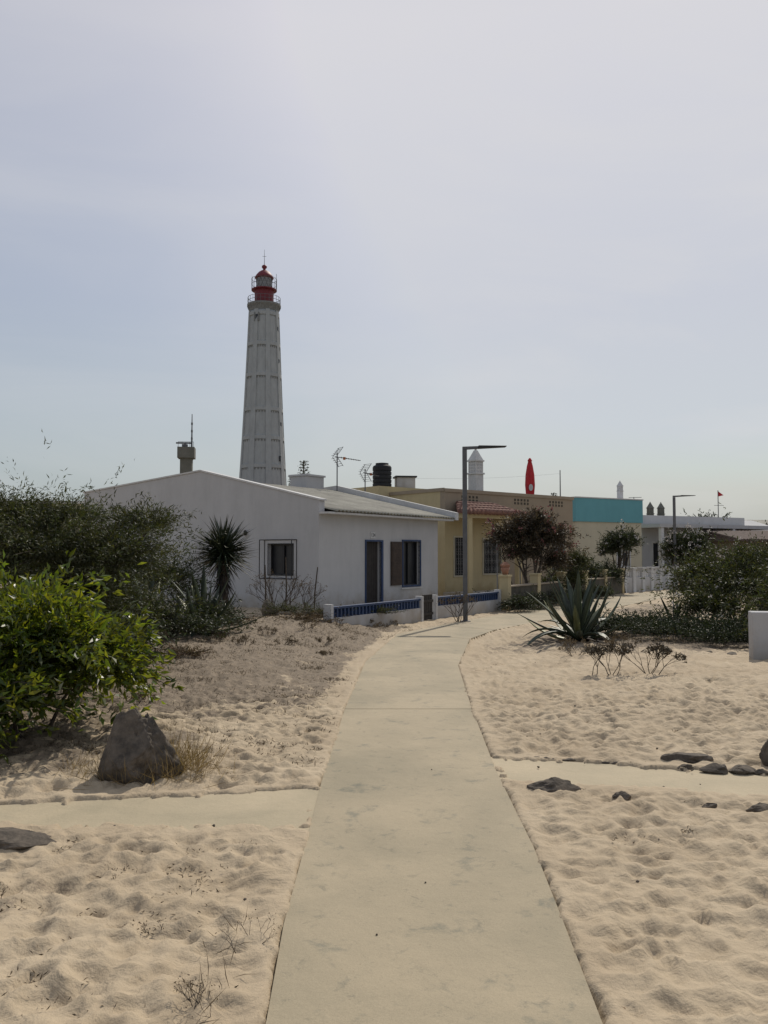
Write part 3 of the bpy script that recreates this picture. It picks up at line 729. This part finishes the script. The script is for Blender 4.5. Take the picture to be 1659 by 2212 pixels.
for i in range(7): a=i*L/6; m.box(a-.13,a+.13,-.12,.12,-.1,.95); m.box(a-.16,a+.16,-.15,.15,.953,1.02)
m.obj('posts',['whitetrim'],e)
m=MB(); n=26
for i in range(n):
    a=(i+.5)*L/n; m.box(a-.035,a+.035,-.03,.03,.623,.85)
m.obj('balusters',['whitetrim'],e)
m=MB(); m.tube([(0,0,0),(0,0,2.0),(.8,.5,2.0),(.8,.5,0)],.02,6); m.obj('metal_arch',['alu'],None,(3.55,26.2,0))
for x,y,h in [(-2.55,17.9,1.15),(-2.12,18.0,1.3),(-1.55,18.5,1.15)]:
    m=MB(); m.tube([(0,0,-.1),(.02,0,h*.5),(.0 if x<-2 else .08,0,h)],[.02,.018,.013],6); m.obj('wooden_stake',['bark'],None,(x,y,Tz(x,y)))

# ------------------------------------------------------------ yellow house
def l2w(e,p):
    mm=Matrix.Translation(e.location)@Matrix.Rotation(e.rotation_euler.z,4,'Z'); return tuple(mm@Vector(p))
H2=empty('yellow_house',(2.3,31.5,0),math.radians(40))
w1=(.5,1.15,.75,2.2); w2=(2.1,3.1,.8,2.15); w3=(6.3,7.2,.85,2.1)
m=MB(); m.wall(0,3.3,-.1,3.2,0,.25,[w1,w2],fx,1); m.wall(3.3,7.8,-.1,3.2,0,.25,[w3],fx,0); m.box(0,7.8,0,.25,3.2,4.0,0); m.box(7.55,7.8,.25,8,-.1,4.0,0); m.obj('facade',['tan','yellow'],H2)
m=MB(); m.box(-.003,.25,.253,8,-.1,4.03); m.box(.25,7.55,7.75,8.0,-.1,4.0); m.obj('side_walls',['yellow'],H2)
m=MB(); m.box(.25,7.55,.25,7.75,3.4,3.5); m.obj('flat_roof',['conc'],H2)
m=MB(); m.box(-.02,7.85,-.04,-.004,3.93,4.06); m.box(-.05,-.006,0,8,3.95,4.08); m.obj('cornice',['tan'],H2)
m=MB(); m.box(-.6,4.5,3.2,7.5,3.45,4.32); m.obj('roof_room',['yellow'],H2)
m=MB()
for s0 in (.9,3.95,6.2):
    for k in range(5):
        for r_ in range(2):
            m.box(s0+k*.2,s0+k*.2+.10,-.012,-.002,3.60+r_*.14,3.69+r_*.14)
m.obj('parapet_vents',['hedgewall'],H2)  # dark blocks instead of pierced slots, shade of the openings put into their colour
for w in (w1,w2,w3): framed(H2,fx,w,0,'cream',.06,.03,bars=1,dep=.12,sash='dark')
m=MB()
for w in (w1,w2,w3):
    x0,x1,z0,z1=w; n=5
    for i in range(n+1):
        a=x0+(x1-x0)*i/n; m.tube([(a,-.08,z0),(a,-.08,z1)],.009,4)
    for k in range(4):
        z=z0+(z1-z0)*(k+.5)/4; m.tube([(x0,-.08,z),(x1,-.08,z)],.007,4)
        for i in range(n):
            a=x0+(x1-x0)*(i+.5)/n
            pts=[(a+.07*math.cos(t*math.pi/4),-.085,z+.12*math.sin(t*math.pi/4)) for t in range(9)]
            m.tube(pts,.006,3,cap=False)
m.obj('window_grilles',['alu'],H2)
m=MB(); m.box(.0,.2,-1.25,-1.05,-.1,2.9); m.box(2.75,2.95,-1.25,-1.05,-.1,2.9); m.obj('porch_columns',['yellow'],H2)
m=MB(); m.box(-.05,3.0,-1.27,-1.03,2.903,3.08); m.box(-.05,.15,-1.03,-.005,2.903,3.08); m.box(2.8,3.0,-1.03,-.005,2.903,3.08); m.obj('porch_beam',['yellow'],H2)
m=MB(); x0,x1=-.2,3.2
nt_=16
for i in range(nt_):
    a=x0+(x1-x0)*(i+.5)/nt_; t0=min(1,(a-x0)/.8,(x1-a)/.8); top=(a,-.05-(1-t0)*.9,3.12+.42*t0)
    for j in range(4):
        p=Vector((a,-1.45,3.10)).lerp(Vector(top),j/4); q=Vector((a,-1.45,3.10)).lerp(Vector(top),(j+1)/4)
        if (q-p).length<.02: continue
        m.tube([p+Vector((0,0,.02)),q],[.115,.095],8)
m.prism([(x0,-1.42,3.085),(x1,-1.42,3.085),(x1,-.01,3.085),(x0,-.01,3.085)],(0,0,.03),0)
m.prism([(x0+.05,-1.4,3.12),(x0+.9,-.02,3.52),(x0+.9,-.02,3.12)],(x1-x0-1.2,0,0))
m.obj('porch_tile_roof',['tile'],H2,smooth=True)
m=MB(); m.box(-.1,3.1,-1.3,-.006,-.1,.14); m.obj('porch_floor',['pave'],H2)
def algarve(par,cx,cy,z0,s=1.0,mat='whitetrim',h=.95):
    m=MB(); w=.23*s
    m.box(cx-w,cx+w,cy-w,cy+w,z0,z0+h*s); m.box(cx-w*1.2,cx+w*1.2,cy-w*1.2,cy+w*1.2,z0+h*s+.003,z0+(h+.07)*s)
    z1=z0+(h-.95)*s
    for i in range(5):
        for j in range(5):
            if i in(0,4) or j in (0,4):
                a=cx-w+.04*s+i*(2*w-.08*s)/4; c=cy-w+.04*s+j*(2*w-.08*s)/4
                m.box(a-.035*s,a+.035*s,c-.035*s,c+.035*s,z1+1.02*s,z1+1.5*s)
    m.box(cx-w*.5,cx+w*.5,cy-w*.5,cy+w*.5,z1+1.02*s,z1+1.5*s)
    for zz in (1.12,1.26,1.40): m.box(cx-w*.97,cx+w*.97,cy-w*.97,cy+w*.97,z1+zz*s,z1+(zz+.05)*s)
    m.box(cx-w*1.15,cx+w*1.15,cy-w*1.15,cy+w*1.15,z1+1.503*s,z1+1.57*s)
    m.rev([(w*1.45,z1+1.573*s),(w*.85,z1+1.8*s),(w*.35,z1+2.0*s)],4,cx,cy,0,math.pi/4)
    m.rev([(.03*s,z1+2.0*s),(.06*s,z1+2.05*s),(.02*s,z1+2.12*s)],8,cx,cy)
    m.obj('chimney',[mat],par)
algarve(H2,4.0,2.2,4.0,1.0,h=.98)
T_=empty('water_tank',l2w(H2,(1.0,4.9,4.32)))
m=MB(); pr=[(.38,0),(.41,.03)]
for i in range(5): z=.1+i*.17; pr+=[(.41,z),(.385,z+.02),(.385,z+.04),(.41,z+.06)]
pr+=[(.41,.98),(.38,1.04),(.30,1.08),(.28,1.08),(.28,1.16),(.0501,1.19)]
m.rev(pr,28); m.obj('tank',['tank'],T_,smooth=False)
e=empty('roof_wash_house',l2w(H2,(2.05,4.6,4.32)),math.radians(8))
MB().box(-.4,.4,-.35,.35,0,.56).obj('body',['white'],e); MB().box(-.47,.47,-.42,.42,.563,.63).obj('slab',['dark'],e)
e=empty('closed_parasol',l2w(H2,(6.5,1.3,3.5)))
MB().tube([(0,0,0),(0,0,2.3)],.025,8).obj('pole',['alu'],e)
MB().rev([(.13,.55),(.17,.7),(.20,1.1),(.18,1.55),(.12,1.95),(.07,2.15),(.10,2.17),(.03,2.3)],40,lobes=8,amp=.10).obj('canopy',['redcloth'],e,smooth=True)
m=MB(); pts=[]
for k in range(18):
    t=2*math.pi*k/18; pts.append((.09*math.cos(t),-.228,.98+.15*math.sin(t)))
m.prism(pts,(0,.03,0)); m.obj('printed_mark',['whitetrim'],e)
MB().tube([(0,0,0),(0,0,1.75)],[.03,.02],6).obj('roof_pole',['metal'],None,l2w(H2,(7.4,.35,3.5)))
m=MB(); a=Vector(l2w(H2,(2.4,4.6,4.9))); c=Vector(l2w(H2,(7.4,.35,5.1)))
m.tube([a.lerp(c,t/10)-Vector((0,0,.4*(t/10)*(1-t/10))) for t in range(11)],.003,3); m.obj('overhead_cable',['alu'])

# ------------------------------------------------------------ turquoise house etc
H3=empty('turquoise_house',(9.7,42,0),math.radians(30))
m=MB(); m.wall(0,4.6,-.1,3.2,0,.25,[(2.8,3.7,.9,2.1)],fx); m.box(0,.25,.25,7,-.1,3.2); m.box(4.35,4.6,.25,7,-.1,3.2); m.obj('walls',['cream'],H3)
MB().box(-.06,4.66,-.06,7.06,3.203,4.4).obj('parapet',['teal'],H3)
MB().box(-.09,4.69,-.09,7.09,4.403,4.46).obj('coping',['whitetrim'],H3)
framed(H3,fx,(2.8,3.7,.9,2.1),0,'whitetrim',.06,.03,bars=1,dep=.12)
algarve(H3,4.1,1.0,4.46,.5)
H4=empty('white_villa',(14.4,46.5,0),math.radians(28))
ops=[(.8,1.9,.1,2.2),(2.8,3.8,.9,2.1),(5,6,.9,2.1)]
m=MB(); m.wall(0,9,-.1,3.0,0,.25,ops,fx); m.box(0,.25,.25,7,-.1,3.0); m.box(8.75,9,.25,7,-.1,3.0)
m.box(-.3,9.3,-1.6,7.2,3.003,3.2); m.box(.2,8.8,.3,6.8,3.203,3.75); m.obj('walls',['white'],H4)
for o_ in ops: framed(H4,fx,o_,0,'whitetrim',.06,.03,bars=1,dep=.12)
m=MB()
for a in (-.15,2.6,5.5,9.0): m.box(a,a+.2,-1.55,-1.35,-.1,3.0)
m.obj('veranda_posts',['whitetrim'],H4)
algarve(H4,2.2,2.5,3.75,.45)
m=MB(); m.tube([(1.4,2,3.7),(1.4,2,4.9)],.02,4); m.tube([(1.0,2,4.85),(2.0,2,4.9)],.02,4); m.obj('roof_antenna',['metal'],H4)
H5=empty('white_cottage',(21.5,56,0),math.radians(20))
m=MB(); m.box(0,7,0,6,-.1,3.2); m.prism([(0,0,3.2),(0,6,3.2),(0,3,4.0)],(7,0,0)); m.obj('walls',['white'],H5)
m=MB(); m.box(-2.6,-.4,2,4,-.1,3.6); m.obj('annex',['white'],H5)
algarve(H5,-2.0,3,3.6,.75,'conc'); algarve(H5,-1.1,3,3.6,.75,'conc')
H6=empty('brown_tile_roof_house',(19.0,44,0),math.radians(8))
m=MB(); m.wall(0,8,-.1,2.25,0,.25,[(1.6,2.4,.9,1.9),(4,4.8,.9,1.9)],fx); m.box(0,.25,.25,6,-.1,2.25); m.obj('walls',['tan'],H6)
for o_ in [(1.6,2.4,.9,1.9),(4,4.8,.9,1.9)]: framed(H6,fx,o_,0,'whitetrim',.05,.03,bars=1,dep=.12)
m=MB()
for i in range(44):
    a=-.25+i*.2; m.tube([(a,-.4,2.28),(a,3,2.8)],.09,6)
m.prism([(-.3,-.35,2.252),(-.3,3,2.72),(-.3,6.2,2.252)],(8.7,0,0)); m.obj('roof',['oldtile'],H6,smooth=False)
H7=empty('long_shed',(27.5,70,0),math.radians(0))
m=MB(); m.box(0,22,0,8,-.1,3.6); m.obj('walls',['white'],H7)
m=MB()
for i in range(75): a=-.3+i*.3; m.prism([(a,-.4,3.62),(a+.27,-.4,3.62),(a+.27,4,4.5),(a,4,4.5)],(0,0,.06))
m.obj('roof',['roof'],H7)
fl=empty('flagpole',(24.5,61,0))
MB().tube([(0,0,0),(0,0,6.2)],.03,6).obj('pole',['metal'],fl)
MB().prism([(0,0,6.15),(0,0,5.75),(.45,.1,5.85)],(0,.015,0)).obj('flag',['redcloth'],fl)
MB().tube([(-.3,0,5.1),(.4,0,5.1)],.02,4).obj('crossarm',['metal'],fl)
H8=empty('distant_house',(-28,60,0),math.radians(6))
m=MB(); m.wall(0,6,-.1,5.2,0,.3,[(1,2,3,4.2),(4,5,3,4.2)],fx); m.box(0,6,.3,6,-.1,5.15); m.obj('walls',['cream'],H8)
MB().box(-.2,6.2,-.2,6.2,5.203,5.4).obj('roof_slab',['whitetrim'],H8)
H9=empty('distant_house',(6,92,0),math.radians(4))
MB().box(0,9,0,6,-.1,4).obj('walls',['white'],H9); MB().box(-.2,9.2,-.2,6.2,4.003,4.2).obj('roof_slab',['oldtile'],H9)

# ------------------------------------------------------------ street lamps
def lamp(loc,h,rz):
    e=empty('street_lamp',loc,rz); m=MB()
    m.box(-.05,.05,-.05,.05,0,h); m.obj('post',['metal'],e,bevel=.006)
    MB().box(-.11,.11,-.11,.11,-.02,.025).obj('base_plate',['metal'],e)
    m=MB(); m.prism([(-.05,-.04,h+.002),(.32,-.04,h+.03),(.32,-.04,h+.09),(-.05,-.04,h+.075)],(0,.08,0)); m.obj('arm',['metal'],e)
    m=MB(); m.prism([(.322,-.11,h+.035),(.98,-.11,h+.075),(.98,-.11,h+.095),(.322,-.11,h+.10)],(0,.22,0)); m.obj('lamp_head',['dark'],e,bevel=.004)
lamp((1.9,19.55,0),4.03,math.radians(2)); lamp((13.25,38.0,0),4.15,math.radians(5))

# ------------------------------------------------------------ lighthouse
LH=empty('lighthouse',(-18.96,130,0),math.radians(11))
def rad(z): t=z/41; return 4.25-1.95*t+.12*(1-t)**3*2-.10*math.sin(math.pi*t)
zs_=np.linspace(0,39.6,30)
m=MB(); m.rev([(rad(z)-.10,z) for z in zs_],48); m.obj('tower',['lh'],LH,smooth=True)
m=MB()
for k in range(8):
    th=2*math.pi*k/8+.2; w=.42; vs=[];fs=[]
    for z in zs_:
        r0=rad(z)-.2; r1=rad(z)+.04; ww=w*(rad(z)/3.2)
        c,s=math.cos(th),math.sin(th)
        for rr,sg in ((r0,-1),(r1,-1),(r1,1),(r0,1)): vs.append((rr*c-sg*ww*s,rr*s+sg*ww*c,z))
    for i in range(len(zs_)-1):
        for j in range(3): fs.append((i*4+j,i*4+j+1,(i+1)*4+j+1,(i+1)*4+j))
    m.add(vs,fs)
m.obj('ribs',['lh'],LH)
m=MB()
for z in (5,10,15,19.4,23.9,29.3,34.2,39): m.rev([(rad(z-.28)+.03,z-.28),(rad(z)+.05,z-.24),(rad(z)+.04,z+.25),(rad(z)-.05,z+.30)],48)
m.obj('ring_bands',['lh'],LH)
m=MB()
for z in (15,19.4,23.9,29.3,34.2):
    for k in range(8):
        th=2*math.pi*(k+.5)/8+.2
        for q in (-.22,-.07,.08,.23):
            a=th+q; c,s=math.cos(a),math.sin(a); r1=rad(z)-.12
            m.tube([(r1*c,r1*s,z-.6),(r1*c,r1*s,z-.32)],.14,4)
m.obj('band_brackets',['lhdark'],LH)
m=MB(); m.rev([(2.3,39.6),(2.45,40.2),(2.65,40.5),(2.65,40.75),(2.5,40.76)],48); 
for k in range(24):
    th=2*math.pi*k/24; c,s=math.cos(th),math.sin(th); m.tube([(2.35*c,2.35*s,39.9),(2.55*c,2.55*s,40.45)],[.1,.16],4)
m.obj('gallery',['lhdark'],LH)
def rail(r,z,h,n,mb,t=.035):
    for k in range(n):
        th=2*math.pi*k/n; c,s=math.cos(th),math.sin(th); mb.tube([(r*c,r*s,z),(r*c,r*s,z+h)],t,4)
    for zz in (z+h,z+h*.5):
        pts=[(r*math.cos(2*math.pi*k/32),r*math.sin(2*math.pi*k/32),zz) for k in range(33)]; mb.tube(pts,t,4,cap=False)
m=MB(); rail(2.55,40.75,1.1,24,m); rail(1.98,43.2,1.7,20,m,.03); m.obj('railings',['metal'],LH)
m=MB(); m.rev([(1.5,40.76),(1.5,43.0),(2.0,43.05),(2.0,43.2),(1.3,43.21)],32); m.obj('lantern_base',['red'],LH)
m=MB(); m.rev([(1.25,43.22),(1.25,45.0)],24); m.obj('lantern_glass',['alu'],LH)
m=MB()
for k in range(12):
    for sg in (1,-1):
        a=2*math.pi*k/12; c_=a+sg*2*math.pi/12
        m.tube([(1.3*math.cos(a),1.3*math.sin(a),43.25),(1.3*math.cos(c_),1.3*math.sin(c_),44.95)],.035,4)
m.obj('lantern_mullions',['metal'],LH)
m=MB(); m.rev([(1.45,45.0),(1.5,45.12),(1.3,45.5),(.9,46.0),(.45,46.3),(.22,46.4),(.2,46.6),(.38,46.75),(.42,46.95),(.3,47.15),(.08,47.25)],28); m.obj('dome',['red'],LH,smooth=True)
m=MB(); m.tube([(0,0,47.2),(0,0,49.7)],[.05,.02],5); m.tube([(-.3,0,48.6),(.3,0,48.6)],.03,4); m.tube([(1.9,0,43.2),(1.9,0,45.9)],.04,4); m.tube([(-1.9,0,43.2),(-1.9,0,45.3)],.03,4); m.obj('lightning_rod',['metal'],LH)
m=MB()
for z,az in ((38.3,-2.1),(36.6,-.60),(31.5,-.55),(21.5,-.60),(16.2,-.75)):
    c,s=math.cos(az),math.sin(az); r0=rad(z)-.05
    p=Vector((c*r0,s*r0,z)); t=Vector((-s,c,0)); n_=Vector((c,s,0))
    m.prism([p-t*.2-Vector((0,0,.4)),p+t*.2-Vector((0,0,.4)),p+t*.2+Vector((0,0,.4)),p-t*.2+Vector((0,0,.4))],n_*.10)
m.obj('windows',['glass'],LH)
m=MB(); 
a=-2.1;c,s=math.cos(a),math.sin(a);r0=rad(38.3)-.04;p=Vector((c*r0,s*r0,38.3));t=Vector((-s,c,0));n_=Vector((c,s,0))
for sg in (-1,1): m.prism([p+t*sg*.27-Vector((0,0,.7)),p+t*sg*.42-Vector((0,0,.7)),p+t*sg*.42+Vector((0,0,.7)),p+t*sg*.27+Vector((0,0,.7))],n_*.16)
m.obj('window_surround',['lhdark'],LH)
e=empty('keepers_house',(-24,118,0)); MB().box(0,16,0,8,-.1,6).obj('walls',['white'],e); MB().prism([(-.4,-.4,6.003),(-.4,8.4,6.003),(-.4,4,8)],(16.8,0,0)).obj('roof',['tile'],e)
e=empty('radar_tower',(-23.8,100,0),math.radians(8))
m=MB(); m.box(-.7,.7,-.7,.7,0,12.9); m.obj('shaft',['conc'],e)
m=MB(); m.prism([(-.75,-.75,12.9),(.75,-.75,12.9),(.75,.75,12.9),(-.75,.75,12.9)],(0,0,.1)); m.box(-1.0,1.0,-1,1,13.003,14.3); m.obj('cabin',['conc'],e)
m=MB(); m.rev([(.35,14.3),(.35,14.7),(.1,14.75)],10,-.2,0); m.box(-1.25,.5,-.12,.12,14.78,14.95); m.tube([(.6,0,14.3),(.6,0,18.4)],[.12,.05],6)
for z in (15.3,16.2,17.1): m.box(.5,.7,-.15,.15,z,z+.25)
for k in range(5): m.tube([(-.9+k*.45,-.95,14.3),(-.9+k*.45,-.95,14.9)],.03,4)
m.tube([(-.9,-.95,14.9),(.9,-.95,14.9)],.03,4)
m.obj('radar_and_mast',['metal'],e)
def stalk(name,loc,h,w,seed):
    e=empty(name,loc); r=random.Random(seed); m=MB(); m.tube([(0,0,0),(0,0,h)],[.10,.05],6); P=[]
    for i in range(9):
        z=h*(.78+.20*i/8); l=w*(1-.55*i/8); 
        for k in range(4):
            a=k*1.57+i*.8+r.uniform(-.2,.2); q=Vector((math.cos(a)*l,math.sin(a)*l,z+l*.3)); m.tube([(0,0,z),(q.x*.6,q.y*.6,z+.03),q],[.03,.025,.02],3)
            for _ in range(14): P.append((q.x+r.gauss(0,.06),q.y+r.gauss(0,.06),q.z+r.gauss(0,.03)))
    m.obj('stem',['bark'],e); P=np.array(P); v,f=leaves(P,rng.normal(size=P.shape),.10,.06); npmesh('flower_heads',v,f,['leafG'],col=np.ones((len(v),3)),parent=e)
stalk('agave_flower_stalk',(-5.8,60,0),8.3,.5,1); stalk('agave_flower_stalk',(-6.9,62,0),7.4,.3,2)
stalk('norfolk_pine',(16.3,80,0),7.4,.5,3)

# ------------------------------------------------------------ world, sun, camera
EL=math.radians(46); AZ=math.radians(24)
w=bpy.data.worlds.new('World'); scene.world=w; w.use_nodes=True; nt=w.node_tree
bg=nt.nodes['Background']
sky=N(nt,'ShaderNodeTexSky',sky_type='NISHITA'); sky.sun_disc=False; sky.sun_elevation=EL; sky.sun_rotation=AZ
sky.dust_density=4; sky.air_density=1.0; sky.ozone_density=1.0
tc=N(nt,'ShaderNodeTexCoord')
lim=mix(nt,sky.outputs[0],(9.0,8.8,8.9),1.0,'DARKEN')
sp=N(nt,'ShaderNodeSeparateXYZ'); nt.links.new(tc.outputs['Generated'],sp.inputs[0])
hz=ramp(nt,sp.outputs[2],[(0.0,(.42,.505,.53)),(.10,(.43,.51,.555)),(.28,(.42,.47,.57)),(.55,(.56,.565,.63)),(.85,(.40,.45,.55))])
hz10=mix(nt,hz,(10,10,10),1,'MULTIPLY')
mp=N(nt,'ShaderNodeMapping'); mp.inputs['Scale'].default_value=(1,1,3.4); mp.inputs['Location'].default_value=(.3,.1,.2); mp.inputs['Rotation'].default_value=(0,.15,0); nt.links.new(tc.outputs['Generated'],mp.inputs[0])
cl_=tex(nt,1.9,7,.55,mp.outputs[0],.6)
cf=ramp(nt,cl_,[(.42,0.0),(.64,.55)])
# thin cirrus is denser towards the side of the sky where the sun stands (east)
sx=ramp(nt,sp.outputs[0],[(.0,.35),(.35,1.0)])
cfm=mix(nt,cf,sx,1,'MULTIPLY')
c=mix(nt,lim,hz10,.66)
c=mix(nt,c,(7.1,7.0,7.0),cfm)
nt.links.new(c,bg.inputs[0]); bg.inputs[1].default_value=.10
S=bpy.data.lights.new('sun','SUN'); S.energy=3.2; S.angle=math.radians(.6); S.color=(1,.925,.80)
so=bpy.data.objects.new('sun',S); COL.objects.link(so)
D=Vector((math.sin(AZ)*math.cos(EL),math.cos(AZ)*math.cos(EL),math.sin(EL)))
so.rotation_euler=D.to_track_quat('Z','Y').to_euler(); so.location=D*50
cam=bpy.data.cameras.new('camera'); co=bpy.data.objects.new('camera',cam); COL.objects.link(co)
co.location=(0,0,1.6); co.rotation_euler=(math.radians(90+2.83),0,0)
cam.sensor_fit='VERTICAL'; cam.sensor_height=36; cam.lens=29.3; cam.clip_end=5000; cam.clip_start=.05
scene.camera=co
scene.view_settings.view_transform='Standard'; scene.view_settings.look='None'; scene.view_settings.exposure=0
